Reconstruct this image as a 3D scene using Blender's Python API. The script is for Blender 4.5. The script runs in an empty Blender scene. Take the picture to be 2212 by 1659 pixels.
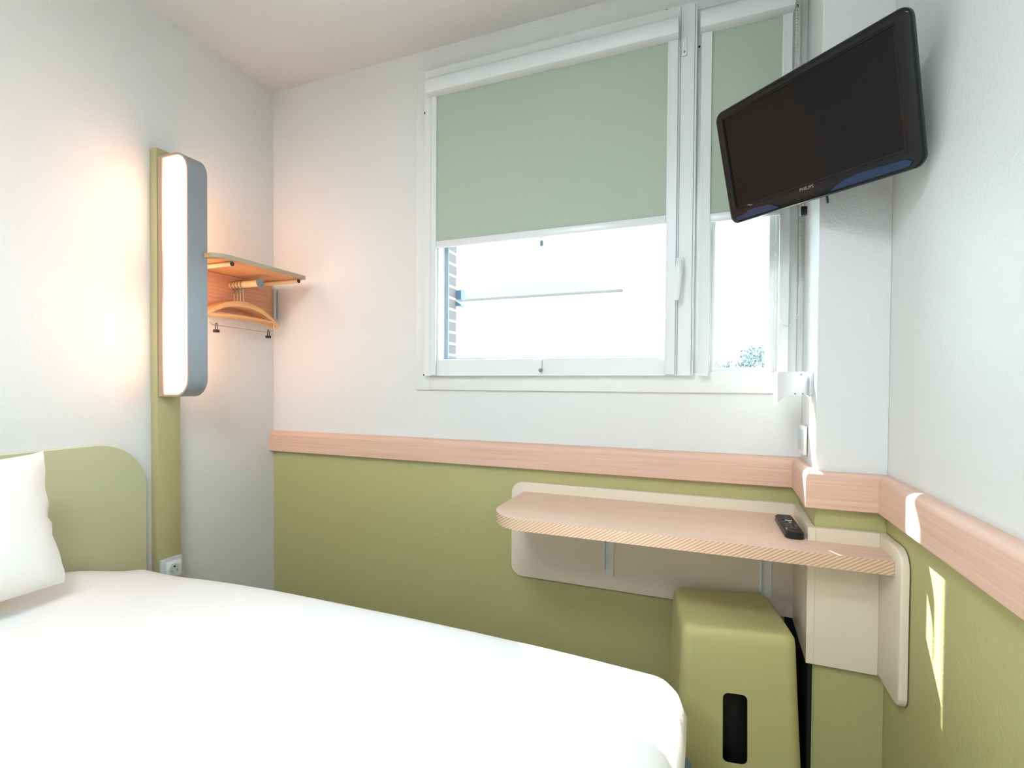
import bpy, bmesh, math, random
from mathutils import Vector, Matrix, Euler
random.seed(7)
S = bpy.context.scene
COL = S.collection
PI = math.pi

# ------------------------------------------------------------------ camera
F_PX, YAW, PITCH, ROLL = 1075.3136, 0.3722, -0.0162, 0.0065
CAM = Vector((1.8167, -1.6999, 1.12)); SHIFT_PX = 20.05
cy_, sy_, cp_, sp_ = math.cos(YAW), math.sin(YAW), math.cos(PITCH), math.sin(PITCH)
fw = Vector((-sy_*cp_, cy_*cp_, sp_)); rt = Vector((cy_, sy_, 0)); up = rt.cross(fw)
cr_, sr_ = math.cos(ROLL), math.sin(ROLL)
r2 = rt*cr_ + up*sr_; u2 = -rt*sr_ + up*cr_
cd = bpy.data.cameras.new('camera'); cam = bpy.data.objects.new('camera', cd); COL.objects.link(cam)
cam.matrix_world = Matrix(((r2.x, u2.x, -fw.x, CAM.x), (r2.y, u2.y, -fw.y, CAM.y), (r2.z, u2.z, -fw.z, CAM.z), (0, 0, 0, 1)))
cd.sensor_fit = 'HORIZONTAL'; cd.sensor_width = 36.0
cd.lens = F_PX/2212.0*36.0
cd.shift_y = SHIFT_PX/2212.0
cd.clip_start = 0.02; cd.clip_end = 200
S.camera = cam

# ------------------------------------------------------------------ world, sun, exposure
wd = bpy.data.worlds.new('world'); S.world = wd; wd.use_nodes = True
bg = wd.node_tree.nodes['Background']
bg.inputs[0].default_value = (0.60, 0.86, 1.0, 1); bg.inputs[1].default_value = 10.5
sl = bpy.data.lights.new('sun', 'SUN'); sl.energy = 36; sl.angle = math.radians(0.55); sl.color = (1, .97, .93)
sun = bpy.data.objects.new('sun', sl); COL.objects.link(sun)
sun.rotation_euler = Vector((1.0, -1.62, -2.04)).to_track_quat('-Z', 'Y').to_euler()
sun.location = (-2, 4, 6)
FILL_LAMPS = ((1.25, -1.98, 21), (1.15, -2.9, 24))  # added fill lamps, out of view, to brighten the room
for lx_, ly_, pw_ in FILL_LAMPS:
    al = bpy.data.lights.new('fill_light', 'AREA'); al.shape = 'DISK'; al.size = 0.5; al.energy = pw_; al.color = (.82, .92, 1.0)
    alo = bpy.data.objects.new('fill_light', al); COL.objects.link(alo); alo.location = (lx_, ly_, 2.34)
S.view_settings.view_transform = 'Standard'; S.view_settings.look = 'None'
S.view_settings.gamma = 1.0; S.view_settings.exposure = 0.20
try: S.view_settings.use_curve_mapping = False
except Exception: pass

# ------------------------------------------------------------------ materials
def lin(c):
    return tuple(((v/255)/12.92 if v/255 <= .04045 else ((v/255+.055)/1.055)**2.4) for v in c) + (1,)
def mat(name, rgb, rough=.5, metal=0, bump=None, spec=None, coat=0, trans=None):
    m = bpy.data.materials.new(name); m.use_nodes = True
    nt = m.node_tree; b = nt.nodes['Principled BSDF']
    b.inputs['Base Color'].default_value = lin(rgb); b.inputs['Roughness'].default_value = rough
    b.inputs['Metallic'].default_value = metal
    if spec is not None: b.inputs['Specular IOR Level'].default_value = spec
    if coat: b.inputs['Coat Weight'].default_value = coat; b.inputs['Coat Roughness'].default_value = .08
    if bump:
        sc, st, dist = bump
        g = nt.nodes.new('ShaderNodeNewGeometry'); n = nt.nodes.new('ShaderNodeTexNoise'); bp = nt.nodes.new('ShaderNodeBump')
        n.inputs['Scale'].default_value = sc; n.inputs['Detail'].default_value = 3
        bp.inputs['Strength'].default_value = st; bp.inputs['Distance'].default_value = dist
        nt.links.new(g.outputs['Position'], n.inputs['Vector']); nt.links.new(n.outputs['Fac'], bp.inputs['Height'])
        nt.links.new(bp.outputs['Normal'], b.inputs['Normal'])
    return m
def paint_two_tone(name, white, green, zsplit):
    m = mat(name, white, .48, bump=(150, .35, .004), spec=.5)
    nt = m.node_tree; b = nt.nodes['Principled BSDF']
    g = nt.nodes.new('ShaderNodeNewGeometry'); s = nt.nodes.new('ShaderNodeSeparateXYZ'); c = nt.nodes.new('ShaderNodeMath'); c.operation = 'LESS_THAN'
    c.inputs[1].default_value = zsplit; mx = nt.nodes.new('ShaderNodeMix'); mx.data_type = 'RGBA'
    mx.inputs[6].default_value = lin(white); mx.inputs[7].default_value = lin(green)
    nt.links.new(g.outputs['Position'], s.inputs[0]); nt.links.new(s.outputs['Z'], c.inputs[0])
    nt.links.new(c.outputs[0], mx.inputs[0]); nt.links.new(mx.outputs[2], b.inputs['Base Color'])
    return m
def wood(name, a, b_, rough=.42, scl=(2.2, 2.2, 170), spec=.4, coat=0):
    m = mat(name, a, rough, spec=spec, coat=coat); nt = m.node_tree; b = nt.nodes['Principled BSDF']
    g = nt.nodes.new('ShaderNodeNewGeometry'); mp = nt.nodes.new('ShaderNodeMapping'); mp.inputs['Scale'].default_value = scl
    n = nt.nodes.new('ShaderNodeTexNoise'); n.inputs['Scale'].default_value = 1.0; n.inputs['Detail'].default_value = 4; n.inputs['Roughness'].default_value = .6
    r = nt.nodes.new('ShaderNodeValToRGB'); r.color_ramp.elements[0].position = .3; r.color_ramp.elements[1].position = .7
    r.color_ramp.elements[0].color = lin(b_); r.color_ramp.elements[1].color = lin(a)
    nt.links.new(g.outputs['Position'], mp.inputs[0]); nt.links.new(mp.outputs[0], n.inputs['Vector'])
    nt.links.new(n.outputs['Fac'], r.inputs[0]); nt.links.new(r.outputs[0], b.inputs['Base Color'])
    return m
def emis(name, rgb, strength):
    m = bpy.data.materials.new(name); m.use_nodes = True; nt = m.node_tree
    nt.nodes.remove(nt.nodes['Principled BSDF']); e = nt.nodes.new('ShaderNodeEmission')
    e.inputs[0].default_value = (*rgb, 1); e.inputs[1].default_value = strength
    nt.links.new(e.outputs[0], nt.nodes['Material Output'].inputs[0]); return m
def glassmat(name):
    m = bpy.data.materials.new(name); m.use_nodes = True; nt = m.node_tree
    nt.nodes.remove(nt.nodes['Principled BSDF'])
    t = nt.nodes.new('ShaderNodeBsdfTransparent'); t.inputs[0].default_value = (.95, .97, .96, 1)
    g = nt.nodes.new('ShaderNodeBsdfGlossy'); g.inputs['Roughness'].default_value = .01
    mx = nt.nodes.new('ShaderNodeMixShader'); lw = nt.nodes.new('ShaderNodeLayerWeight'); lw.inputs[0].default_value = .5
    pw = nt.nodes.new('ShaderNodeMath'); pw.operation = 'POWER'; pw.inputs[1].default_value = 5; ma = nt.nodes.new('ShaderNodeMath'); ma.operation = 'MULTIPLY_ADD'; ma.inputs[1].default_value = .6; ma.inputs[2].default_value = .03
    nt.links.new(lw.outputs['Facing'], pw.inputs[0]); nt.links.new(pw.outputs[0], ma.inputs[0]); nt.links.new(ma.outputs[0], mx.inputs[0]); nt.links.new(t.outputs[0], mx.inputs[1]); nt.links.new(g.outputs[0], mx.inputs[2])
    nt.links.new(mx.outputs[0], nt.nodes['Material Output'].inputs[0]); return m

WHITE = (221, 222, 220); GREEN = (180, 177, 122)
M = dict(
    wall=mat('wall_paint', WHITE, .62, bump=(150, .35, .004), spec=.35),
    wall2=paint_two_tone('two_tone_wall_paint', WHITE, GREEN, .866),
    ceil=mat('ceiling_paint', (222, 220, 215), .8),
    floor=mat('floor_vinyl', (120, 104, 88), .5, bump=(40, .1, .002)),
    trim=wood('ash_trim', (226, 192, 172), (212, 172, 150)),
    desk=wood('ash_desktop', (230, 200, 180), (220, 186, 164), scl=(2.2, 90, 90)),
    shelf=wood('ash_shelf', (228, 178, 128), (212, 158, 108), scl=(60, 2.2, 60)),
    shelfback=wood('ash_shelf_back', (226, 172, 138), (208, 150, 116), scl=(2, 2.2, 120)),
    hangwood=mat('hanger_wood', (226, 176, 122), .45),
    dowel=mat('dowel_paint', (232, 212, 170), .4),
    cream=mat('cream_laminate', (228, 215, 194), .38, spec=.45),
    pvc=mat('white_pvc', (226, 228, 226), .3, spec=.5),
    pvc2=mat('white_aluminium', (222, 224, 224), .28, spec=.5),
    seal=mat('grey_seal', (120, 140, 150), .6),
    spacer=mat('glazing_spacer', (150, 170, 182), .35, metal=.3),
    dark=mat('dark_plastic', (36, 36, 38), .45),
    darkhole=mat('dark_hole', (20, 20, 20), .8),
    black=mat('dark_stand_in', (10, 10, 10), .6),  # flat black for the dark gap by the pier and the stool slot
    steel=mat('brushed_steel', (170, 165, 155), .3, metal=1),
    bluegrey=mat('blue_grey_metal', (142, 148, 152), .35, spec=.5),
    rim=mat('lamp_rim', (178, 150, 130), .45),
    olive=mat('olive_laminate', (182, 175, 128), .35, spec=.45),
    head=mat('sage_laminate', (190, 190, 152), .35, spec=.45),
    headedge=mat('pale_edge_band', (226, 222, 200), .5),
    stool=mat('olive_plastic', (190, 186, 128), .48, bump=(400, .08, .001), spec=.4),
    linen=mat('white_linen', (238, 233, 230), .85, bump=(220, .12, .002), spec=.2),
    linen2=mat('white_pillow_cotton', (240, 236, 230), .85, bump=(220, .1, .002), spec=.2),
    base=mat('blue_grey_fabric', (112, 132, 146), .95, bump=(900, .6, .002), spec=.2),
    tv=mat('tv_black_gloss', (12, 13, 16), .22, spec=.35),
    screen=mat('tv_screen', (14, 12, 11), .3, spec=.22),
    lip=mat('tv_sky_reflection', (18, 44, 78), .15, spec=.4),
    tvedge=mat('tv_inner_edge', (4, 4, 4), .5),
    logo=mat('tv_lettering', (150, 142, 130), .4),
    remote=mat('remote_black', (20, 21, 24), .35, spec=.5),
    button=mat('remote_buttons', (90, 92, 98), .5),
    button2=mat('remote_white_mark', (215, 215, 215), .5),
    plate=mat('socket_plate', (196, 202, 206), .35),
    socket=mat('socket_white', (232, 232, 228), .35),
    chain=mat('bead_chain', (220, 216, 206), .4),
    facade=mat('render_facade', (236, 232, 228), .9),
    band=mat('pink_fascia', (112, 98, 92), .9),
    facwin=mat('facade_shutter', (150, 144, 144), .8),
    leaf=mat('leaves', (104, 110, 106), .8),
    bark=mat('bark', (90, 76, 66), .9),
    ground=mat('street', (110, 108, 104), .95),
    extlamp=mat('exterior_blue_grey', (52, 66, 84), .5),
    glass=glassmat('window_glass'),
    
    fill_diff=emis('fill_diffuser', (1.0, .95, .88), 2.0),  # glow of the added fill lamps
)
# opal diffuser with two tubes behind it, one above the other
def opal():
    m = emis('lamp_diffuser', (1.0, .55, .35), 5); nt = m.node_tree; e = [n for n in nt.nodes if n.type == 'EMISSION'][0]
    g = nt.nodes.new('ShaderNodeNewGeometry'); sp = nt.nodes.new('ShaderNodeSeparateXYZ'); r = nt.nodes.new('ShaderNodeMapRange')
    c = nt.nodes.new('ShaderNodeFloatCurve'); cv = c.mapping.curves[0]
    for p, v in ((0, .20), (.10, .55), (.24, 1), (.36, .8), (.46, .32), (.54, .32), (.64, .8), (.78, 1), (.92, .6), (1, .25)):
        if p == 0: cv.points[0].location = (p, v)
        elif p == 1: cv.points[-1].location = (p, v)
        else: cv.points.new(p, v)
    c.mapping.update()
    k = nt.nodes.new('ShaderNodeMath'); k.operation = 'MULTIPLY'; k.inputs[1].default_value = 9.5
    r.inputs['From Min'].default_value = 1.073; r.inputs['From Max'].default_value = 1.903
    nt.links.new(g.outputs['Position'], sp.inputs[0]); nt.links.new(sp.outputs['Z'], r.inputs['Value']); nt.links.new(r.outputs[0], c.inputs['Value'])
    nt.links.new(c.outputs[0], k.inputs[0]); nt.links.new(k.outputs[0], e.inputs[1]); return m
M['diff'] = opal()
# roller blind fabric: lets a little daylight through
def fabric():
    m = mat('blind_fabric', (176, 188, 172), .8, spec=.2); nt = m.node_tree; b = nt.nodes['Principled BSDF']
    t = nt.nodes.new('ShaderNodeBsdfTranslucent'); t.inputs[0].default_value = lin((150, 190, 180))
    mx = nt.nodes.new('ShaderNodeMixShader'); mx.inputs[0].default_value = .03
    nt.links.new(b.outputs[0], mx.inputs[1]); nt.links.new(t.outputs[0], mx.inputs[2]); nt.links.new(mx.outputs[0], nt.nodes['Material Output'].inputs[0])
    return m
M['fabric'] = fabric()
# desktop edge with slanting pale and brown stripes
def striped():
    m = mat('striped_edge', (222, 186, 150), .5); nt = m.node_tree; b = nt.nodes['Principled BSDF']
    g = nt.nodes.new('ShaderNodeNewGeometry'); mp = nt.nodes.new('ShaderNodeMapping'); mp.inputs['Rotation'].default_value = (0, math.radians(-58), 0)
    w = nt.nodes.new('ShaderNodeTexWave'); w.bands_direction = 'X'; w.inputs['Scale'].default_value = 46; w.inputs['Distortion'].default_value = .25
    r = nt.nodes.new('ShaderNodeValToRGB'); r.color_ramp.elements[0].color = lin((184, 148, 120)); r.color_ramp.elements[1].color = lin((224, 196, 168))
    nt.links.new(g.outputs['Position'], mp.inputs[0]); nt.links.new(mp.outputs[0], w.inputs['Vector']); nt.links.new(w.outputs['Color'], r.inputs[0]); nt.links.new(r.outputs[0], b.inputs['Base Color'])
    return m
M['stripe'] = striped()
def brick():
    m = mat('brick', (200, 180, 170), .9); nt = m.node_tree; b = nt.nodes['Principled BSDF']
    g = nt.nodes.new('ShaderNodeNewGeometry'); s = nt.nodes.new('ShaderNodeSeparateXYZ'); c = nt.nodes.new('ShaderNodeCombineXYZ')
    ad = nt.nodes.new('ShaderNodeMath'); ad.operation = 'ADD'
    t = nt.nodes.new('ShaderNodeTexBrick'); t.inputs['Scale'].default_value = 1; t.inputs['Brick Width'].default_value = .26; t.inputs['Row Height'].default_value = .078
    t.inputs['Mortar Size'].default_value = .0075; t.inputs['Color1'].default_value = lin((80, 68, 64)); t.inputs['Color2'].default_value = lin((84, 72, 68)); t.inputs['Mortar'].default_value = lin((190, 184, 178))
    nt.links.new(g.outputs['Position'], s.inputs[0]); nt.links.new(s.outputs['X'], ad.inputs[0]); nt.links.new(s.outputs['Y'], ad.inputs[1])
    a2 = nt.nodes.new('ShaderNodeMath'); a2.operation = 'ADD'; a2.inputs[1].default_value = -.0355; nt.links.new(ad.outputs[0], a2.inputs[0])
    nt.links.new(a2.outputs[0], c.inputs[0]); nt.links.new(s.outputs['Z'], c.inputs[1]); nt.links.new(c.outputs[0], t.inputs['Vector']); nt.links.new(t.outputs['Color'], b.inputs['Base Color'])
    return m
M['brick'] = brick()

# ------------------------------------------------------------------ mesh helpers
def wloc(o):
    v = Vector((0, 0, 0))
    while o is not None: v += o.location; o = o.parent
    return v
def obj(name, bm, m, parent=None, smooth=False, origin=None):
    """link bm (world coordinates) as ONE mesh object"""
    me = bpy.data.meshes.new(name)
    org = wloc(parent) if parent else Vector((0, 0, 0))
    if parent is None and origin is not None: org = Vector(origin)
    bmesh.ops.recalc_face_normals(bm, faces=bm.faces[:])
    bmesh.ops.translate(bm, verts=bm.verts[:], vec=-org)
    bm.to_mesh(me); bm.free()
    o = bpy.data.objects.new(name, me); COL.objects.link(o)
    for q in (m if isinstance(m, (list, tuple)) else [m]): me.materials.append(q)
    if smooth:
        for p in me.polygons: p.use_smooth = True
        try: me.set_sharp_from_angle(angle=math.radians(smooth if smooth is not True else 40))
        except Exception: pass
    if parent: o.parent = parent
    elif origin is not None: o.location = org
    return o
def thing(name, label, cat, loc=(0, 0, 0), group=None):
    o = bpy.data.objects.new(name, None); COL.objects.link(o); o.location = loc; o.empty_display_size = .05
    o['label'] = label; o['category'] = cat
    if group: o['group'] = group
    return o
def tag(o, label, cat, group=None):
    o['label'] = label; o['category'] = cat
    if group: o['group'] = group
    return o
def struct(o): o['kind'] = 'structure'; return o
def B(): return bmesh.new()
def box(bm, x0, x1, y0, y1, z0, z1, bev=0, seg=2, mi=0):
    r = bmesh.ops.create_cube(bm, size=1.0); vs = r['verts']
    for v in vs:
        v.co = Vector((x0+(x1-x0)*(v.co.x+.5), y0+(y1-y0)*(v.co.y+.5), z0+(z1-z0)*(v.co.z+.5)))
    fs = {f for v in vs for f in v.link_faces}
    for f in fs: f.material_index = mi
    if bev:
        es = list({e for v in vs for e in v.link_edges})
        bmesh.ops.bevel(bm, geom=es, offset=bev, segments=seg, affect='EDGES', profile=.5)
    return bm
def boxo(name, d, m, parent=None, bev=0, seg=2, smooth=False):
    bm = B(); box(bm, *d, bev=bev, seg=seg); return obj(name, bm, m, parent, smooth=smooth or bool(bev))
def rr(x0, z0, x1, z1, rad, n=8):
    """rounded rectangle outline; rad = (bl, br, tr, tl)"""
    if not isinstance(rad, (tuple, list)): rad = (rad,)*4
    pts = []
    for (cx, cz, a0, r) in ((x0+rad[0], z0+rad[0], PI, rad[0]), (x1-rad[1], z0+rad[1], 1.5*PI, rad[1]), (x1-rad[2], z1-rad[2], 0, rad[2]), (x0+rad[3], z1-rad[3], .5*PI, rad[3])):
        if r < 1e-6: pts.append((cx, cz)); continue
        for i in range(n+1):
            a = a0+.5*PI*i/n; pts.append((cx+r*math.cos(a), cz+r*math.sin(a)))
    return pts
def prism(bm, pts, axis, a, b, edge=0, mi=0):
    """extrude a 2D outline along axis; edge = chamfer on the front (a) rim"""
    def P(p, t):
        return Vector((p[0], t, p[1])) if axis == 'Y' else (Vector((t, p[0], p[1])) if axis == 'X' else Vector((p[0], p[1], t)))
    n = len(pts); v0 = [bm.verts.new(P(p, a)) for p in pts]; v1 = [bm.verts.new(P(p, b)) for p in pts]
    f0 = bm.faces.new(v0); f1 = bm.faces.new(v1[::-1]); f0.material_index = f1.material_index = mi
    for i in range(n):
        f = bm.faces.new((v0[i], v1[i], v1[(i+1) % n], v0[(i+1) % n])); f.material_index = mi
    if edge:
        bmesh.ops.recalc_face_normals(bm, faces=bm.faces[:])
        es = [e for e in f0.edges]
        bmesh.ops.bevel(bm, geom=es, offset=edge, segments=3, affect='EDGES', profile=.5)
    return bm
def frame_ring(bm, o, i, y0, y1, slope=0):
    """rectangular ring (x0,x1,z0,z1) outer o, inner i, between y0 (front) and y1; slope: inner lip goes in by slope towards the back"""
    oc = [(o[0], o[2]), (o[1], o[2]), (o[1], o[3]), (o[0], o[3])]; ic = [(i[0], i[2]), (i[1], i[2]), (i[1], i[3]), (i[0], i[3])]
    s = slope; jc = [(i[0]+s, i[2]+s), (i[1]-s, i[2]+s), (i[1]-s, i[3]-s), (i[0]+s, i[3]-s)]
    L = []
    for c, y in ((oc, y1), (oc, y0), (ic, y0), (jc, y1)): L.append([bm.verts.new((x, y, z)) for x, z in c])
    for k in range(4):
        A, C = L[k], L[(k+1) % 4]
        for q in range(4): bm.faces.new((A[q], A[(q+1) % 4], C[(q+1) % 4], C[q]))
    return bm
def tube(bm, pts, r, seg=10, caps=True, mi=0):
    pts = [Vector(p) for p in pts]; rs = r if isinstance(r, (list, tuple)) else [r]*len(pts)
    rings = []; t0 = (pts[1]-pts[0]).normalized(); ref = Vector((0, 0, 1)) if abs(t0.z) < .9 else Vector((1, 0, 0))
    n = t0.cross(ref).normalized()
    for k, p in enumerate(pts):
        t = ((pts[min(k+1, len(pts)-1)]-pts[max(k-1, 0)])).normalized()
        n = (n-t*n.dot(t)).normalized(); b = t.cross(n)
        rings.append([bm.verts.new(p+(n*math.cos(2*PI*i/seg)+b*math.sin(2*PI*i/seg))*rs[k]) for i in range(seg)])
    for k in range(len(rings)-1):
        for i in range(seg):
            f = bm.faces.new((rings[k][i], rings[k][(i+1) % seg], rings[k+1][(i+1) % seg], rings[k+1][i])); f.material_index = mi
    if caps: bm.faces.new(rings[0][::-1]).material_index = mi; bm.faces.new(rings[-1]).material_index = mi
    return bm
def ball(bm, c, r, sub=1):
    g = bmesh.ops.create_icosphere(bm, subdivisions=sub, radius=r)
    bmesh.ops.translate(bm, verts=g['verts'], vec=Vector(c)); return bm
def catmull(P, n=8):
    P = [Vector(p) for p in P]; out = []
    for i in range(len(P)-1):
        a, b, c, d = P[max(i-1, 0)], P[i], P[i+1], P[min(i+2, len(P)-1)]
        for k in range(n):
            t = k/n; out.append(.5*((2*b)+(c-a)*t+(2*a-5*b+4*c-d)*t*t+(3*b-a-3*c+d)*t**3))
    out.append(P[-1]); return out
def sweep_mitre(bm, path, prof):
    """path: plan points, room on the right-hand side; prof: (offset into room, z)"""
    n = len(path); rings = []
    for k in range(n):
        p = Vector(path[k]); d0 = (Vector(path[k])-Vector(path[k-1])).normalized() if k else None; d1 = (Vector(path[k+1])-Vector(path[k])).normalized() if k < n-1 else None
        n0 = Vector((d0.y, -d0.x)) if d0 else None; n1 = Vector((d1.y, -d1.x)) if d1 else None
        if n0 is None: off = n1
        elif n1 is None: off = n0
        else:
            m = (n0+n1).normalized(); off = m/m.dot(n0)
        rings.append([bm.verts.new((p.x+off.x*t, p.y+off.y*t, z)) for t, z in prof])
    for k in range(n-1):
        for i in range(len(prof)):
            j = (i+1) % len(prof)
            bm.faces.new((rings[k][i], rings[k][j], rings[k+1][j], rings[k+1][i]))
    bm.faces.new(rings[0]); bm.faces.new(rings[-1][::-1]); return bm

# ------------------------------------------------------------------ room shell
XR, XC, XCB, YC, ZH, YF = 2.225, 2.075, 2.082, -.26, 2.42, -3.2
struct(boxo('floor', (-.1, XR+.1, YF-.1, .16, -.1, 0), M['floor']))
struct(boxo('ceiling', (-.1, XR+.1, YF-.1, .16, ZH, ZH+.1), M['ceil']))
struct(boxo('wall_left', (-.1, 0, YF-.1, 0, 0, ZH), M['wall']))
struct(boxo('wall_right', (XR, XR+.1, YF-.1, .16, 0, ZH), M['wall2']))
struct(boxo('wall_front', (0, XR, YF-.1, YF, 0, ZH), M['wall']))
bm = B()   # back wall with the window opening
WX0, WX1, WZ0, WZ1 = .775, 2.062, 1.12, 2.32
box(bm, -.1, WX0, 0, .16, 0, ZH); box(bm, WX1, XR, 0, .16, 0, ZH)
box(bm, WX0, WX1, 0, .16, 0, WZ0); box(bm, WX0, WX1, 0, .16, WZ1, ZH)
struct(obj('wall_back', bm, M['wall2']))
bm = B()   # pier in the corner (left face very slightly splayed)
prism(bm, [(XCB, -.0005), (XC, YC), (XR-.0005, YC), (XR-.0005, -.0005)], 'Z', 0, ZH)
bmesh.ops.bevel(bm, geom=[e for e in bm.edges if abs(e.verts[0].co.x-XC) < 1e-4 and abs(e.verts[1].co.x-XC) < 1e-4 and abs(e.verts[0].co.z-e.verts[1].co.z) > 1], offset=.004, segments=3, affect='EDGES')
struct(obj('wall_pier', bm, M['wall2'], smooth=30))

# ash dado rail running round back wall, pier and right wall
ZB, ZT, TT = .820, .911, .0246
rad = .021
prof = [(0, ZB), (TT-.002, ZB), (TT, ZB+.002)] + [(TT-rad+rad*math.cos(a), ZT-rad+rad*math.sin(a)) for a in [i*PI/2/8 for i in range(9)]] + [(0, ZT)]
bm = B(); sweep_mitre(bm, [(0.0, 0), (XCB, 0), (XC, YC), (XR, YC), (XR, YF)], prof)
struct(obj('trim_1', bm, M['trim'], smooth=30))

# ------------------------------------------------------------------ window
win = bpy.data.objects.new('window_1', None); COL.objects.link(win); win.location = (1.4, 0, 1.1); win['kind'] = 'structure'
bm = B()
FO = (.750, 2.064, 1.100, 2.337)
FR = dict(y0=-.012, y1=.07)
box(bm, FO[0], .815, -.012, .07, FO[2], FO[3], .002); box(bm, 2.006, FO[1], -.012, .07, FO[2], FO[3], .002)
box(bm, .815, 2.006, -.012, .07, FO[2], 1.165, .002); box(bm, .815, 2.006, -.012, .07, 2.305, FO[3], .002)
box(bm, 1.765, 1.826, -.010, .07, 1.165, 2.305, .002)
obj('frame', bm, M['pvc'], win, smooth=30)
bm = B(); frame_ring(bm, (1.826, 2.006, 1.165, 2.305), (1.838, 1.990, 1.177, 2.29), .0, .05, .004); obj('glazing_bead', bm, M['pvc'], win)
sash = None
bm = B(); frame_ring(bm, (.803, 1.777, 1.154, 2.315), (.866, 1.702, 1.214, 2.25), -.034, .012, .006)
sash = obj('sash', bm, M['pvc'], win)
sash['label'] = 'wide opening sash on the left of the window'
bm = B(); box(bm, 1.728, 1.7295, -.0355, -.034, 1.156, 2.312); box(bm, 1.770, 1.7715, -.0355, -.034, 1.156, 2.312)
obj('groove_line', bm, M['seal'], sash)
bm = B(); frame_ring(bm, (.868, 1.70, 1.216, 2.246), (.886, 1.694, 1.222, 2.235), .003, .0065); obj('glazing_spacer', bm, M['spacer'], sash)
bm = B(); box(bm, .87, 1.698, .007, .011, 1.218, 2.245); obj('pane', bm, M['glass'], win)
bm = B(); box(bm, 1.83, 1.998, .026, .030, 1.17, 2.297); obj('pane', bm, M['glass'], win)
# lever handle
h = boxo('handle_plate', (1.722, 1.746, -.046, -.034, 1.47, 1.525), M['pvc'], win, .003)
bm = B(); tube(bm, [(1.734, -.046, 1.497), (1.734, -.062, 1.497)], .010, 14)
pts = catmull([(1.734, -.066, 1.508), (1.734, -.072, 1.492), (1.7325, -.074, 1.46), (1.730, -.072, 1.42), (1.727, -.070, 1.388)], 5)
tube(bm, pts, [.009+.002*math.sin(PI*i/(len(pts)-1)) - .002*i/(len(pts)-1) for i in range(len(pts))], 12)
obj('handle', bm, M['pvc'], h, smooth=True)
# hinges, lock plates and their screws
for z0, z1 in ((2.165, 2.235), (1.160, 1.232)):
    bm = B(); tube(bm, [(.797, -.022, z0), (.797, -.022, z1)], .0052, 12); hg = obj('hinge', bm, M['pvc'], win, smooth=True)
    bm = B(); tube(bm, [(.7975, -.0275, z0-.006), (.7975, -.0275, z0+.001)], .003, 10); obj('hinge_pin', bm, M['dark'], hg)
lp = boxo('lock_plate', (1.733, 1.748, -.040, -.034, 2.155, 2.212), M['pvc'], win, .002)
bm = B(); tube(bm, [(1.7405, -.0415, 2.166), (1.7405, -.039, 2.166)], .003, 10); obj('screw', bm, M['seal'], lp)
bm = B(); tube(bm, [(1.684, -.0145, 2.327), (1.684, -.011, 2.327)], .0042, 10); obj('screw', bm, M['darkhole'], win)
bm = B(); tube(bm, [(2.053, -.0145, 2.243), (2.053, -.011, 2.243)], .0035, 10); obj('screw', bm, M['darkhole'], win)
bm = B(); tube(bm, [(1.7835, -.0125, 2.19), (1.7835, -.009, 2.19)], .003, 10); obj('screw', bm, M['darkhole'], win)
# little pull catch on the bottom rail
bm = B(); tube(bm, [(1.277, -.036, 1.212), (1.277, -.044, 1.206), (1.277, -.046, 1.178)], .0035, 8)
ct = obj('blind_catch', bm, M['pvc'], win, smooth=True)
bm = B(); ball(bm, (1.277, -.046, 1.173), .0072, 2); obj('catch_knob', bm, M['seal'], ct, smooth=True)

# added slats hidden behind the blinds, there to trim the sun patches
bm = B()
z = 1.695
while z < 2.31: box(bm, .80, 2.04, .128, .138, z, z+.036, .003); z += .038
obj('sun_trim_slats', bm, M['pvc'], win)
# ------------------------------------------------------------------ roller blinds
def blind(name, label, x0, x1, xf0, xf1, zr, zbar, pull, chain):
    t = thing(name, label, 'roller blind', ((x0+x1)/2, -.03, 2.2), 'roller blinds on the window')
    bm = B(); z0 = 2.207; z1 = 2.270
    pr = [(-.034, z0), (-.062, z0), (-.070, z0+.004), (-.076, z0+.016), (-.076, z0+.044), (-.070, z1-.008), (-.058, z1), (-.034, z1)]
    prism(bm, pr, 'X', x0, x1); obj('headbox', bm, M['pvc2'], t, smooth=30)
    for a, b in ((x0+.004, xf0), (xf1, x1-.002)):
        bm = B(); box(bm, a, b, -.046, -.0345, zr, 2.207, .001); box(bm, a+.004, a+.006, -.0475, -.046, zr, 2.206)
        obj('side_rail', bm, M['pvc2'], t)
    bm = B(); box(bm, xf0-.003, xf1+.003, -.0395, -.0385, zbar+.02, 2.215); obj('fabric', bm, M['fabric'], t)
    bm = B(); box(bm, xf0, xf1, -.046, -.036, zbar, zbar+.026, .002); bb = obj('bottom_bar', bm, M['pvc2'], t, smooth=30)
    if pull:
        px = 1.277
        bm = B(); c = [(px+.006*math.cos(a), -.043, zbar-.006+.006*math.sin(a)) for a in [i*2*PI/12 for i in range(13)]]
        tube(bm, c, .0011, 6, caps=False); box(bm, px-.0055, px+.0055, -.0455, -.0405, zbar-.032, zbar-.013, .0015)
        obj('pull_tab', bm, M['seal'], bb)
    if chain:
        P = catmull([(2.046, -.055, 2.215), (2.044, -.055, 2.04), (2.032, -.055, 1.83), (2.009, -.055, 1.616), (1.996, -.055, 1.442), (2.002, -.055, 1.346), (2.022, -.055, 1.306), (2.040, -.055, 1.300),
                     (2.056, -.055, 1.316), (2.065, -.055, 1.383), (2.061, -.055, 1.61), (2.056, -.055, 1.9), (2.052, -.055, 2.215)], 40)
        bm = B(); acc = 0; last = P[0]; ball(bm, P[0], .0024)
        for q in P[1:]:
            acc += (q-last).length; last = q
            if acc > .0066: ball(bm, q, .0024); acc = 0
        tube(bm, P[::6], .0007, 4); obj('bead_chain', bm, M['chain'], t)
    return t
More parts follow.
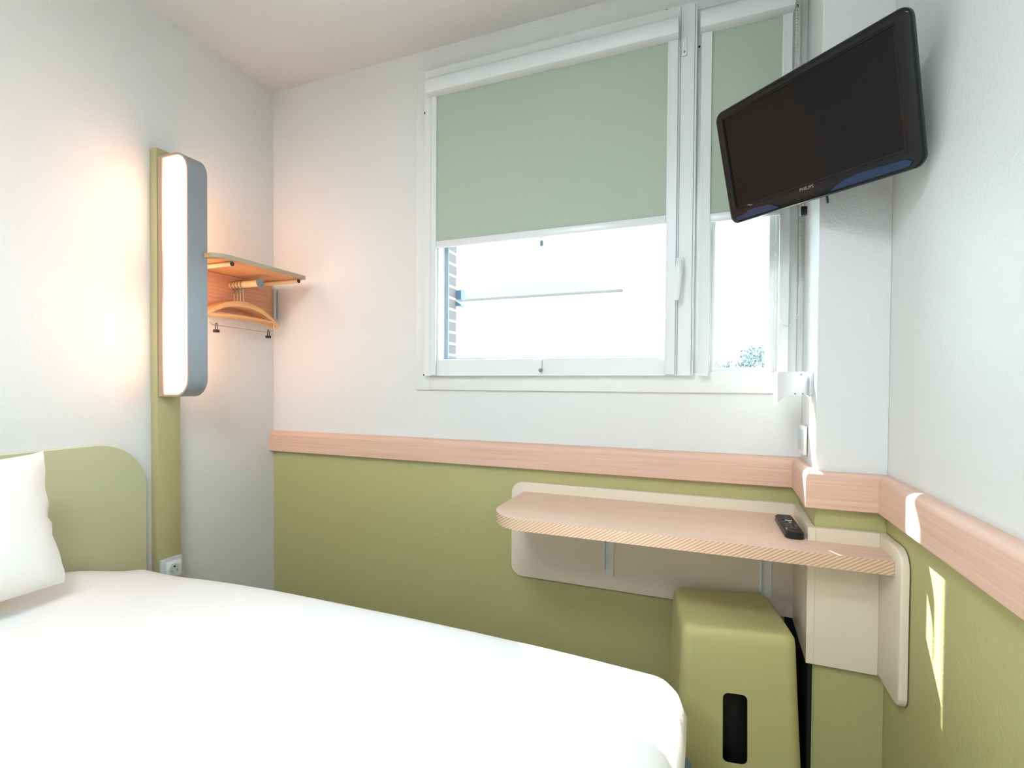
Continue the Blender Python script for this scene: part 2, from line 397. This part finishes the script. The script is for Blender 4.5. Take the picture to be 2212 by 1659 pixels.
blind('roller_blind', 'wide pale green roller blind half lowered over the left window sash', .826, 1.724, .858, 1.691, 1.157, 1.636, True, False)
blind('roller_blind', 'narrow pale green roller blind with bead chain, partly behind the television', 1.787, 2.040, 1.821, 2.012, 1.152, 1.626, False, True)

# ------------------------------------------------------------------ outside
tag(boxo('brick_wall', (-.22, .18, .165, 1.414, -3, 4.4), M['brick']), 'grey-pink brick wall seen through the left edge of the window', 'wall')
t = thing('exterior_lamp', 'small blue-grey fitting on the edge of the brick wall outside', 'outdoor lamp', (.2, 1.44, 1.7))
bm = B(); prism(bm, [(.181, 1.715), (.222, 1.715), (.222, 1.778), (.181, 1.778)], 'Y', 1.40, 1.46); obj('lamp_box', bm, M['extlamp'], t)
bm = B(); prism(bm, [(.181, 1.705), (.222, 1.676), (.222, 1.670), (.181, 1.670)], 'Y', 1.40, 1.46); obj('lamp_shade', bm, M['extlamp'], t)
bm = B(); tube(bm, [(.183, 1.43, 1.835), (.222, 1.43, 1.778)], .002, 6); obj('stay_rod', bm, M['extlamp'], t)
t = thing('building', 'pale building across the street with a pinkish fascia band, washed out by daylight', 'building', (-2, 9.3, -3))
bm = B(); box(bm, -8.5, 1.2, 9.3, 13, -3, 6.5); obj('facade', bm, M['facade'], t)
bm = B(); box(bm, -5.5, .14, 9.0, 9.3, 3.165, 3.41, .01); obj('fascia_band', bm, M['band'], t)
bm = B(); box(bm, .14, .26, 9.0, 9.3, 2.95, 3.95, .01); obj('downpipe_box', bm, M['facwin'], t)
for x in (-3.2, -2.85):
    bm = B(); box(bm, x, x+.16, 9.27, 9.31, 3.85, 4.25); obj('window', bm, M['facwin'], t)
def tree(x, y, zt, r, n, label):
    t = thing('tree', label, 'tree', (x, y, -3), 'trees outside the window')
    bm = B(); tube(bm, [(x, y, -3), (x+.05, y, -1), (x, y, zt-r*1.2)], [.09, .07, .03], 8)
    for k in range(7):
        a = k*2.4; tube(bm, [(x, y, zt-r*1.6), (x+r*.6*math.cos(a), y+r*.6*math.sin(a), zt-r*.7)], [.02, .006], 5)
    obj('trunk', bm, M['bark'], t)
    bm = B()
    for k in range(n):
        d = Vector((random.gauss(0, 1), random.gauss(0, 1), random.gauss(0, 1))).normalized()*r*random.uniform(.25, 1)**.6
        d.z *= 1.1
        s = random.uniform(.03, .06); e = Euler((random.uniform(0, 6), random.uniform(0, 6), random.uniform(0, 6))).to_matrix()
        c = Vector((x, y, zt-r))+d
        bm.faces.new([bm.verts.new(c+e@Vector(p)) for p in ((-s, 0, 0), (0, -s*.5, 0), (s, 0, .01), (0, s*.5, 0))])
    obj('crown', bm, M['leaf'], t)
tree(2.86, 10, 2.0, .52, 1500, 'larger leafy tree top low in the right window pane')
tree(2.16, 10.5, 1.72, .30, 220, 'smaller pale tree top left of the larger tree in the right pane')
bm = B(); box(bm, -30, 30, .17, 60, -3.1, -3.0); struct(obj('ground', bm, M['ground']))

# ------------------------------------------------------------------ headboard, upright panel, lamp, socket
t = thing('headboard', 'sage green headboard panel with a rounded upper corner on the left wall', 'headboard', (.008, -1.3, .3))
bm = B(); prism(bm, rr(-2.05, .25, -.561, .918, (.02, .02, .150, .150), 16), 'X', .016, .002)
obj('board', bm, M['head'], t, smooth=25)
bm = B()
outl = rr(-2.053, .25, -.5575, .921, (.02, .02, .153, .153), 16); prism(bm, outl, 'X', .012, .0022); obj('edge_band', bm, M['headedge'], t, smooth=25)

tag(boxo('wall_panel', (0, .036, -.534, -.4525, .25, 1.935), M['olive'], None, .0015), 'tall narrow olive green board fixed upright on the left wall behind the lamp', 'wall panel')

t = thing('wall_lamp', 'tall lit wall lamp with blue-grey curved band, on the olive board', 'wall lamp', (.04, -.49, 1.07))
Y0, Y1 = -.532, -.463; LX1 = .190; LZ0, LZ1 = 1.073, 1.903
def lampout(d): return rr(.040+ (0 if d == 0 else .020), LZ0+d, LX1-d, LZ1-d, (.003, .066-d, .066-d, .003), 14)
bm = B(); o = lampout(0); i = lampout(.0065); n = len(o)
V = [[bm.verts.new((p[0], y, p[1])) for p in q] for q, y in ((o, Y1), (o, Y0), (i, Y0), (i, Y1))]
for k in range(4):
    A, C = V[k], V[(k+1) % 4]
    for q in range(n):
        f = bm.faces.new((A[q], A[(q+1) % n], C[(q+1) % n], C[q])); f.material_index = 0 if k == 0 else 1
obj('band', bm, [M['bluegrey'], M['rim']], t, smooth=30)
for (ya, yb) in ((Y0+.004, Y0+.006), (Y1-.006, Y1-.004)):
    bm = B(); prism(bm, lampout(.0067), 'Y', ya, yb); obj('diffuser', bm, M['diff'], t)
bm = B(); box(bm, .0365, .040, Y0+.006, Y1-.006, LZ0+.02, LZ1-.02); obj('back_plate', bm, M['rim'], t)

t = thing('power_socket', 'white round-well power socket on a grey plate at the foot of the olive board', 'power socket', (.04, -.49, .44))
boxo('plate', (.036, .046, -.531, -.455, .395, .497), M['plate'], t, .002)
bm = B(); box(bm, .0462, .052, -.516, -.462, .425, .484, .0015); cv = obj('cover', bm, M['socket'], t, smooth=30)
bm = B(); tube(bm, [(.0522, -.489, .456), (.0532, -.489, .456)], .019, 24); obj('well', bm, M['plate'], cv)
for dy, dz, r_ in ((0, .009, .0032), (-.009, -.006, .0026), (.009, -.006, .0026)):
    bm = B(); tube(bm, [(.0532, -.489+dy, .456+dz), (.0545, -.489+dy, .456+dz)], r_, 10); obj('contact', bm, M['dark'] if dz > 0 else M['seal'], cv)

# ------------------------------------------------------------------ hat shelf, rail, hangers
t = thing('coat_shelf', 'small ash hat shelf with hanging rail on the left wall near the corner', 'shelf', (0, -.25, 1.4))
bm = B(); prism(bm, rr(0.001, -.475, .25, -.066, (0, .05, .006, 0), 10), 'Z', 1.556, 1.571)
for f in bm.faces:
    f.material_index = 0 if abs(f.normal.z) > .5 or f.calc_center_median().y < -.3 and abs(f.normal.y) > .6 else 1
M['shelfedge'] = mat('shelf_edge_band', (176, 160, 138), .5)
bm.normal_update()
for f in bm.faces: f.material_index = 0 if abs(f.normal.z) > .5 else (1 if abs(f.normal.x) > .35 else 0)
obj('shelf_board', bm, [M['shelf'], M['shelfedge']], t, smooth=30)
boxo('back_board', (.001, .018, -.47, -.022, 1.405, 1.555), M['shelfback'], t, .001)
bm = B(); box(bm, .001, .027, -.0215, -.008, 1.402, 1.54, .002); obj('end_strip', bm, M['plate'], t)
for y, x1 in ((-.405, .236), (-.094, .236)):
    bm = B(); tube(bm, [(.018, y, 1.546), (x1, y, 1.5455)], .0078, 14); d = obj('support_dowel', bm, M['dowel'], t, smooth=30)
    bm = B(); tube(bm, [(x1, y, 1.5455), (x1+.003, y, 1.5455)], .0078, 14); obj('dowel_cap', bm, M['dark'], d, smooth=30)
RY, RZ = -.228, 1.5165
bm = B(); tube(bm, [(.018, RY, RZ), (.172, RY, RZ)], .0135, 20); rl = obj('hanging_rail', bm, M['dowel'], t, smooth=30)
bm = B(); tube(bm, [(.172, RY, RZ), (.176, RY, RZ)], .0185, 20); obj('rail_cap', bm, M['bluegrey'], rl, smooth=30)

def make_hanger(x, label, clips):
    t = thing('coat_hanger', label, 'coat hanger', (x, RY, RZ), 'coat hangers on the rail')
    bm = B()
    ring = [(x, RY+.0165*math.sin(a), RZ-.0012+.0168*math.cos(a)) for a in [i*2*PI/16 for i in range(17)]]
    tube(bm, ring, .0015, 6, caps=False); tube(bm, [(x, RY, RZ-.0190), (x, RY, RZ-.034)], .0032, 8); tube(bm, [(x, RY, RZ-.030), (x, RY, RZ-.068)], .0015, 6)
    obj('hook', bm, M['steel'], t, smooth=True)
    bm = B()   # curved wooden shoulder bar
    rings = []
    for i in range(25):
        s = -1+2*i/24; y = RY+.172*s; zc = RZ-.080-.068*abs(s)**2.1; h = .0125-.004*abs(s); w = .0065-.001*abs(s)
        rings.append([bm.verts.new((x+w*math.cos(a)*(.9 if abs(math.sin(a)) > .9 else 1), y, zc+h*math.sin(a))) for a in [k*PI/4+PI/8 for k in range(8)]])
    for a, c in zip(rings, rings[1:]):
        for k in range(8): bm.faces.new((a[k], a[(k+1) % 8], c[(k+1) % 8], c[k]))
    bm.faces.new(rings[0][::-1]); bm.faces.new(rings[-1]); obj('shoulder_bar', bm, M['hangwood'], t, smooth=True)
    bm = B()
    P = [(x, RY+.150*s, RZ-.136+.006*(1-s*s)) for s in [-1+i/8 for i in range(17)]]
    tube(bm, P, .0055, 8); obj('trouser_bar', bm, M['hangwood'], t, smooth=True)
    if not clips: return t
    bm = B(); tube(bm, [(x, RY-.14, RZ-.176), (x, RY+.13, RZ-.180)], .0012, 6)
    for s in (-1, 1): tube(bm, [(x, RY+s*.15, RZ-.133), (x, RY+s*.15, RZ-.166), (x, RY+s*.125, RZ-.178)], .0012, 6)
    cb = obj('clip_wire', bm, M['steel'], t)
    for s in (-1, 1):
        bm = B(); y = RY+s*.12; tube(bm, [(x-.003, y, RZ-.168), (x-.006, y, RZ-.195)], .0018, 6); tube(bm, [(x+.003, y, RZ-.168), (x+.006, y, RZ-.195)], .0018, 6)
        box(bm, x-.008, x+.008, y-.008, y+.008, RZ-.204, RZ-.193, .001); obj('clip', bm, M['dark'], cb)
    return t
def copy_tree(o, parent=None):
    c = o.copy(); COL.objects.link(c); c.parent = parent
    for ch in [k for k in list(bpy.data.objects) if k.parent == o and k != c]: copy_tree(ch, c)
    return c
make_hanger(.085, 'wooden coat hanger farthest from the wall on the rail, with clips below', True)
h0 = make_hanger(.068, 'second wooden coat hanger counting from the capped end of the rail', False)
for k, lb in ((2, 'third wooden coat hanger counting from the capped end of the rail'), (3, 'wooden coat hanger nearest the wall on the rail')):
    c = copy_tree(h0); c.location.x = .085-.017*k; c['label'] = lb

# ------------------------------------------------------------------ bed, duvet, pillow
t = thing('bed', 'low bed with a blue-grey fabric base showing beyond the foot of the white duvet', 'bed', (.9, -1.3, 0))
boxo('base', (.02, 1.800, -2.02, -.62, .05, .365), M['base'], t, .02, 4)
boxo('mattress', (.03, 1.781, -2.04, -.574, .3652, .414), M['linen'], t, .012, 3)
for x, y in ((.15, -.75), (1.65, -.75), (.15, -1.9), (1.65, -1.9)):
    bm = B(); tube(bm, [(x, y, 0), (x, y, .055)], .025, 14); obj('leg', bm, M['dark'], t, smooth=30)
def contour(d, n=10, m=34):
    """rounded outline of the bed shrunk by d, always with the same number of points"""
    x0, x1, y0, y1 = .024+d, 1.787-d, -2.05+d, -.568-d; R_ = [max(r-d, .012) for r in (.03, .09, .075, .03)]
    pts = rr(x0, y0, x1, y1, R_, n); out = []; q = n+1
    for c in range(4):
        out += pts[c*q:(c+1)*q]; a = pts[(c+1)*q-1]; b = pts[((c+1)*q) % len(pts)]
        out += [(a[0]+(b[0]-a[0])*k/m, a[1]+(b[1]-a[1])*k/m) for k in range(1, m)]
    return [Vector(p) for p in out]
bm = B(); cen = Vector((.9, -1.32))
from mathutils import noise
def ztop(x, y):
    q = max(0, min(1, (-.59-y)/.27)); b = .066*math.exp(-(max(0, x-.08)/.17)**2)*q*q*(3-2*q)-.020*max(0, min(1, (.62-x)/.4))            # duvet humped against the pillow
    return .004*noise.noise(Vector((x*3, y*3, 0)))+b-.017*max(0, (x-1.0)/.75)**2
prof = [(.012, .415), (.003, .417), (-.001, .427), (-.002, .445), (.003, .472), (.012, .496), (.028, .512), (.050, .521), (.085, .526), (.13, .528)]
rings = []
for k, (d, z) in enumerate(prof):
    q = contour(d); rg = []
    for p in q:
        w = .0035*noise.noise(Vector((p.x*7, p.y*7, z*5)))*(1 if z < .5 else .4)
        rg.append(bm.verts.new((p.x+w, p.y+w, z+(ztop(p.x, p.y) if z > .45 else 0))))
    rings.append(rg)
q0 = contour(.13)
for s in (.85, .7, .55, .4, .25, .1):
    rings.append([bm.verts.new((cen.x+(p.x-cen.x)*s, cen.y+(p.y-cen.y)*s, .529+ztop(cen.x+(p.x-cen.x)*s, cen.y+(p.y-cen.y)*s))) for p in q0])
for a, c in zip(rings, rings[1:]):
    n = len(a)
    for i in range(n): bm.faces.new((a[i], a[(i+1) % n], c[(i+1) % n], c[i]))
bm.faces.new(rings[-1]); bm.faces.new(rings[0][::-1])
dv = obj('duvet', bm, M['linen'], None, smooth=60, origin=(.9, -1.3, .37))
tag(dv, 'plain white duvet spread smooth over the whole bed', 'duvet')

def pillow(c, label):
    bm = B(); n = 22; W_, H_, T_ = .60, .355, .07
    R = Euler((0, math.radians(-16), 0)).to_matrix()
    grid = {}
    for side in (1, -1):
        for i in range(n+1):
            for j in range(n+1):
                u, v = -1+2*i/n, -1+2*j/n
                if side == -1 and (i in (0, n) or j in (0, n)): grid[side, i, j] = grid[1, i, j]; continue
                e = (1-abs(u)**3.2)*(1-abs(v)**3.2); th = T_*max(e, 0)**.55
                pinch = 1-.05*(1-abs(u*v))**1.2*(1 if True else 0)*0
                yy = u*W_/2*(1-.035*(1-abs(v))**1.5*abs(u)**4); zz = v*H_/2*((1-.13*(1-abs(u))**.6*abs(v)**4) if v > 0 else 1.0)
                wob = .0022*math.sin(v*13+u*4+2*math.sin(v*5))*(abs(u) > .9) + .003*noise.noise(Vector((u*5, v*5, side)))
                co = Vector((side*th+wob*.6, yy+wob, zz)); grid[side, i, j] = bm.verts.new(R@co+Vector(c))
    for side in (1, -1):
        for i in range(n):
            for j in range(n):
                q = [grid[side, i, j], grid[side, i+1, j], grid[side, i+1, j+1], grid[side, i, j+1]]
                try: bm.faces.new(q if side == 1 else q[::-1])
                except ValueError: pass
    return tag(obj('pillow', bm, M['linen2'], None, smooth=70, origin=c), label, 'pillow')
pillow((.195, -1.210, .763), 'white pillow propped upright against the sage headboard')

# ------------------------------------------------------------------ wall desk
t = thing('wall_desk', 'ash wall desk with cream backboard folding round the pier', 'desk', (1.7, -.1, .43))
PZ0, PZ1, TB = .429, .771, .018
bm = B(); prism(bm, rr(1.161, PZ0, XCB-.001, PZ1, (.042, 0, 0, .042), 10), 'Y', -TB, -.0015, .002); obj('back_panel', bm, M['cream'], t, smooth=30)
bm = B(); prism(bm, [(XCB-TB, -TB), (XC-TB, YC-TB), (XC-.0015, YC-TB), (XC-.0015, YC-.0015), (XCB-.0015, -TB)], 'Z', PZ0, PZ1); obj('side_panel', bm, M['cream'], t)
bm = B(); box(bm, XC-.0012, XR-TB, YC-TB, YC-.0015, PZ0, PZ1, .0008); obj('pier_panel', bm, M['cream'], t)
bm = B(); prism(bm, rr(-.418, PZ0, YC-.0015, PZ1, (.03, 0, 0, .042), 10), 'X', XR-TB, XR-.003, .005); obj('end_panel', bm, M['cream'], t, smooth=30)
# top
ZD, TH = .738, .032
YD = -.380
outl = [(1.209, -TB-.0005)] + [(1.210, -.10)] + [(1.210+.125-.125*math.cos(a), YD+.135-.135*math.sin(a)) for a in [i*PI/2/14 for i in range(15)]] + \
       [(XR-TB-.0005, YD), (XR-TB-.0005, YC-TB-.0005), (XC-TB-.0005, YC-TB-.0005), (XCB-TB-.0005, -TB-.0005)]
bm = B(); prism(bm, outl, 'Z', ZD, ZD-TH); bm.normal_update()
for f in bm.faces: f.material_index = 0 if abs(f.normal.z) > .5 else 1
obj('tabletop', bm, [M['desk'], M['stripe']], t, smooth=25)
for x in (1.505, 1.979):
    bm = B(); box(bm, x, x+.028, -.0225, -TB, .478, ZD-TH, .001); box(bm, x, x+.028, -.22, -.0225, ZD-TH-.004, ZD-TH, .0008)
    box(bm, x-.006, x, -.034, -TB, .50, ZD-TH); b_ = obj('bracket', bm, M['pvc2'], t)
    bm = B(); tube(bm, [(x+.014, -.0245, .50), (x+.014, -.0225, .50)], .0045, 12); obj('screw', bm, M['socket'], b_)

t = thing('remote_control', 'black television remote lying on the right end of the desk', 'remote control', (2.028, -.19, ZD))
RM = Matrix.Translation((2.0275, -.19, ZD)) @ Matrix.Rotation(math.radians(1.0), 4, 'Z')
bm = B(); prism(bm, rr(-.0215, -.095, .0215, .095, (.016, .016, .008, .008), 6), 'Z', .0005, .018)
bmesh.ops.recalc_face_normals(bm, faces=bm.faces[:])
bmesh.ops.bevel(bm, geom=[e for e in bm.edges if all(v.co.z > .017 for v in e.verts)], offset=.004, segments=3, affect='EDGES')
bmesh.ops.transform(bm, matrix=RM, verts=bm.verts[:]); obj('body', bm, M['remote'], t, smooth=35)
def btn(x, y, w, h, m, name='button'):
    bm = B(); box(bm, x-w, x+w, y-h, y+h, .0178, .0196, .0006); bmesh.ops.transform(bm, matrix=RM, verts=bm.verts[:]); obj(name, bm, m, t)
for r_ in range(3):
    for c_ in range(3): btn(-.011+.011*c_, .080-.012*r_, .0032, .0022, M['button'])
btn(0, .040, .013, .0035, M['button']); btn(.002, .022, .0085, .0022, M['button2'])
for c_ in (-1, 1): btn(.012*c_, .008, .0035, .0025, M['button'])
btn(.003, .004, .003, .003, M['button2'])
for r_ in range(3):
    for c_ in range(3): btn(-.011+.011*c_, -.014-.012*r_, .0032, .002, M['button'])
btn(-.016, -.066, .001, .006, M['button2']); btn(.002, -.055, .009, .002, M['button'])

# ------------------------------------------------------------------ stool
def ring(hw, hd, r, z, n=10, cx=0, cy=0): return [Vector((p[0]+cx, p[1]+cy, z)) for p in rr(-hw, -hd, hw, hd, r, n)]
bm = B(); SH = .503
pr = [(.158, .165, .03, 0), (.150, .156, .03, .12), (.143, .146, .03, .30), (.1385, .140, .03, .42), (.1365, .138, .03, SH-.03), (.1345, .136, .03, SH-.014), (.129, .1305, .028, SH-.004), (.121, .123, .024, SH)]
def shell(pr):
    bm = B(); L = []
    for hw, hd, r, z in pr: L.append([bm.verts.new(v) for v in ring(hw, hd, r, z)])
    for a, c in zip(L, L[1:]):
        n = len(a)
        for i in range(n): bm.faces.new((a[i], a[(i+1) % n], c[(i+1) % n], c[i]))
    bm.faces.new(L[-1]); bm.faces.new(L[0][::-1]); bmesh.ops.recalc_face_normals(bm, faces=bm.faces[:]); return bm
SM = Matrix.Translation((1.881, -.195, 0)) @ Matrix.Rotation(math.radians(8.5), 4, 'Z')
def tmpobj(bm, name):
    me = bpy.data.meshes.new(name); bm.to_mesh(me); bm.free(); o = bpy.data.objects.new(name, me); COL.objects.link(o); return o
outer = tmpobj(shell(pr), 'tmp_outer')
inner = tmpobj(shell([(a-.005, b-.005, r-.004, z-(.006 if z > .4 else (.02 if z == 0 else 0))) for a, b, r, z in pr]), 'tmp_inner')
bm = B(); prism(bm, rr(-.029, .174, .029, .347, .014, 8), 'Y', -.25, 0); bmesh.ops.recalc_face_normals(bm, faces=bm.faces[:]); slot = tmpobj(bm, 'tmp_slot')
slot.location.x = -.009
for cut in (inner, slot):
    md = outer.modifiers.new('b', 'BOOLEAN'); md.operation = 'DIFFERENCE'; md.object = cut; md.solver = 'EXACT'
bpy.context.view_layer.update()
dg = bpy.context.evaluated_depsgraph_get()
me = bpy.data.meshes.new_from_object(outer.evaluated_get(dg)); me.name = 'stool'
bm = B(); bm.from_mesh(me); bmesh.ops.transform(bm, matrix=SM, verts=bm.verts[:])
for o_ in (outer, inner, slot): bpy.data.objects.remove(o_, do_unlink=True)
t = thing('stool', 'olive green moulded stool with a dark upright slot, under the desk', 'stool', (1.881, -.195, 0))
obj('shell', bm, M['stool'], t, smooth=35)
bm = B(); box(bm, -.12, .12, -.10, .12, .004, .47); bmesh.ops.transform(bm, matrix=SM, verts=bm.verts[:]); obj('slot_dark_fill', bm, M['black'], t)  # black block added inside so the slot reads dark

# flat black panel standing in for the dark gap beside the pier
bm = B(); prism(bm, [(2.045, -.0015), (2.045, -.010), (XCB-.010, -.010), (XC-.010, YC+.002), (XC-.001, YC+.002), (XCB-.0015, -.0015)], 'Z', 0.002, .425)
tag(obj('dark_stand_in', bm, M['black'], None), 'matt black panel standing in for the dark gap between stool and pier', 'panel')

# ------------------------------------------------------------------ small fittings on the pier
t = thing('light_switch', 'small white switch plate on the side of the pier above the ash rail', 'light switch', (2.078, -.09, .97))
bm = B(); box(bm, 2.068, 2.0765, -.132, -.052, .932, 1.012, .002); obj('plate', bm, M['socket'], t, smooth=30)
bm = B(); box(bm, 2.0655, 2.068, -.120, -.064, .944, 1.0, .001); obj('rocker', bm, M['plate'], t, smooth=30)

t = thing('wall_bracket', 'curved white sheet metal bracket on the side of the pier beside the window', 'bracket', (2.07, -.17, 1.1))
P = catmull([(2.076, -.180, 0), (2.062, -.192, 0), (2.045, -.197, 0), (2.028, -.193, 0), (2.013, -.184, 0), (2.000, -.169, 0), (1.991, -.150, 0)], 7)
bm = B(); th = .0018; L = []
for k, p in enumerate(P):
    tn = (P[min(k+1, len(P)-1)]-P[max(k-1, 0)]).normalized(); nn = Vector((-tn.y, tn.x, 0))*th/2
    s = k/(len(P)-1); zb = 1.098-(.034*((s-.58)/.42) if s > .58 else 0); zt = 1.161-.008*(max(0, .12-s)/.12)*0 - (.010*math.exp(-((s-.12)/.06)**2))
    L.append([bm.verts.new((p.x+nn.x, p.y+nn.y, zb)), bm.verts.new((p.x+nn.x, p.y+nn.y, zt)), bm.verts.new((p.x-nn.x, p.y-nn.y, zt)), bm.verts.new((p.x-nn.x, p.y-nn.y, zb))])
for a, c in zip(L, L[1:]):
    for i in range(4): bm.faces.new((a[i], a[(i+1) % 4], c[(i+1) % 4], c[i]))
bm.faces.new(L[0]); bm.faces.new(L[-1][::-1]); obj('curved_sheet', bm, M['pvc2'], t, smooth=40)
bm = B(); box(bm, 2.068, 2.0765, -.205, -.165, 1.095, 1.163, .001); obj('mounting_plate', bm, M['plate'], t)
for x, y, z in ((2.050, -.1965, 1.153), (2.036, -.1955, 1.102), (2.054, -.1955, 1.102)):
    bm = B(); tube(bm, [(x, y-.0005, z), (x, y-.0032, z)], .0022, 8); obj('rivet', bm, M['seal'], t)

# ------------------------------------------------------------------ television
TVP = Vector((2.01256, -.38201, 1.70681))
TR = Matrix(((.71103, .68292, -.16749), (-.70201, .67581, -.22466), (-.04023, .27731, .95994)))
TM = Matrix.Translation(TVP) @ TR.to_4x4()
t = thing('television', 'small black flat television tilted down from the corner by the window', 'television', tuple(TVP))
def tvobj(name, bm, m, parent=t, smooth=30):
    bmesh.ops.transform(bm, matrix=TM, verts=bm.verts[:]); return obj(name, bm, m, parent, smooth=smooth)
OUT = lambda d, y: [(p[0], y, p[1]) for p in rr(-.227+d, -.155+d, .235-d, .135-d, max(.022-d*.6, .004), 8)]
INN = lambda d, y: [(p[0], y, p[1]) for p in rr(-.206+d, -.1165+d, .2045-d, .1155-d, .002, 8)]
bm = B(); L = []
for q in (OUT(.022, .036), OUT(.012, .030), OUT(.003, .016), OUT(0, .008), OUT(.0005, .001), OUT(.003, -.002), OUT(.006, -.003), INN(-.003, -.003), INN(0, -.0015), INN(0, .006)):
    L.append([bm.verts.new(v) for v in q])
for a, c in zip(L, L[1:]):
    n = len(a)
    for i in range(n): bm.faces.new((a[i], a[(i+1) % n], c[(i+1) % n], c[i]))
bm.faces.new(L[0][::-1]); tvobj('bezel', bm, M['tv'])
bm = B(); n = 8
box(bm, -.206, .2045, .0025, .0055, -.1165, .1155); tvobj('screen', bm, M['screen'], smooth=False)
bm = B(); frame_ring(bm, (-.2065, .205, -.117, .116), (-.2035, .2022, -.1140, .1130), .0002, .0024); tvobj('screen_edge', bm, M['tvedge'], smooth=False)
# recessed glossy lip along the chin, blue sky reflection put into its colour
def lip(pts):
    bm = B(); prism(bm, pts, 'Y', -.0062, -.0020); tvobj('chin_lip', bm, M['lip'])
lip([(-.205, -.148), (-.075, -.148), (-.085, -.141), (-.100, -.134), (-.125, -.131), (-.165, -.130), (-.170, -.136), (-.205, -.140)])
lip([(.052, -.148), (.210, -.148), (.216, -.140), (.205, -.133), (.120, -.130), (.085, -.133), (.066, -.140)])
bm = B(); box(bm, -.158, -.150, -.0068, -.0028, -.1205, -.1185, .0004); box(bm, -.163, -.158, -.0068, -.0028, -.1185, -.1165, .0004); tvobj('indicator', bm, M['logo'])
fc = bpy.data.curves.new('tmp_text', 'FONT'); fc.body = 'PHILIPS'; fc.size = .0105; fc.extrude = .0002; fc.align_x = 'CENTER'; fc.space_character = 1.05
fo = bpy.data.objects.new('tmp_text', fc); COL.objects.link(fo); bpy.context.view_layer.update()
me = bpy.data.meshes.new_from_object(fo.evaluated_get(bpy.context.evaluated_depsgraph_get()))
bm = B(); bm.from_mesh(me); bpy.data.objects.remove(fo, do_unlink=True)
bmesh.ops.transform(bm, matrix=Matrix.Translation((-.002, -.0034, -.1275)) @ Matrix.Rotation(PI/2, 4, 'X'), verts=bm.verts[:])
tvobj('brand_lettering', bm, M['logo'], smooth=False)
bm = B(); prism(bm, rr(-.13, -.10, .13, .085, .02, 6), 'Y', .036, .058); tvobj('back_cover', bm, M['dark'])
# supply lead hanging below, ending in a small connector
c0 = TM @ Vector((.002, .034, -.128))
bm = B(); tube(bm, catmull([tuple(c0), (2.036, -.262, 1.608), (2.040, -.245, 1.590), (2.043, -.235, 1.583)], 6), .0013, 6); cb = obj('lead', bm, M['chain'], t, smooth=True)
bm = B(); box(bm, 2.036, 2.051, -.242, -.228, 1.558, 1.582, .003); obj('connector', bm, M['dark'], cb, smooth=True)
bm = B(); tube(bm, [tuple(TM @ Vector((.022, .028, -.136))), tuple(TM @ Vector((.020, .032, -.170)))], .0028, 8); obj('cable_tip', bm, M['dark'], t)
bm = B(); box(bm, 2.12, 2.18, -.2725, -.2605, 1.68, 1.80, .002); wp = obj('wall_mount', bm, M['dark'], t)
a = TM @ Vector((.0, .0585, 0))
bm = B(); tube(bm, [(2.15, -.2726, 1.74), (2.13, -.283, 1.742), tuple(a)], .009, 10); obj('mount_arm', bm, M['dark'], wp, smooth=30)

# ------------------------------------------------------------------ added fill lamps, unseen behind the camera
for (lx_, ly_, pw_), lb in zip(FILL_LAMPS, ('added fill lamp, a round white disc over the bed', 'added fill lamp, a round white disc nearer the back of the room')):
    t = thing('fill_lamp', lb, 'ceiling lamp', (lx_, ly_, 2.42))
    bm = B(); tube(bm, [(lx_, ly_, 2.419), (lx_, ly_, 2.38)], .27, 40); obj('housing', bm, M['pvc'], t, smooth=30)
    bm = B(); tube(bm, [(lx_, ly_, 2.3795), (lx_, ly_, 2.36)], .25, 40); obj('diffuser', bm, M['fill_diff'], t, smooth=30)
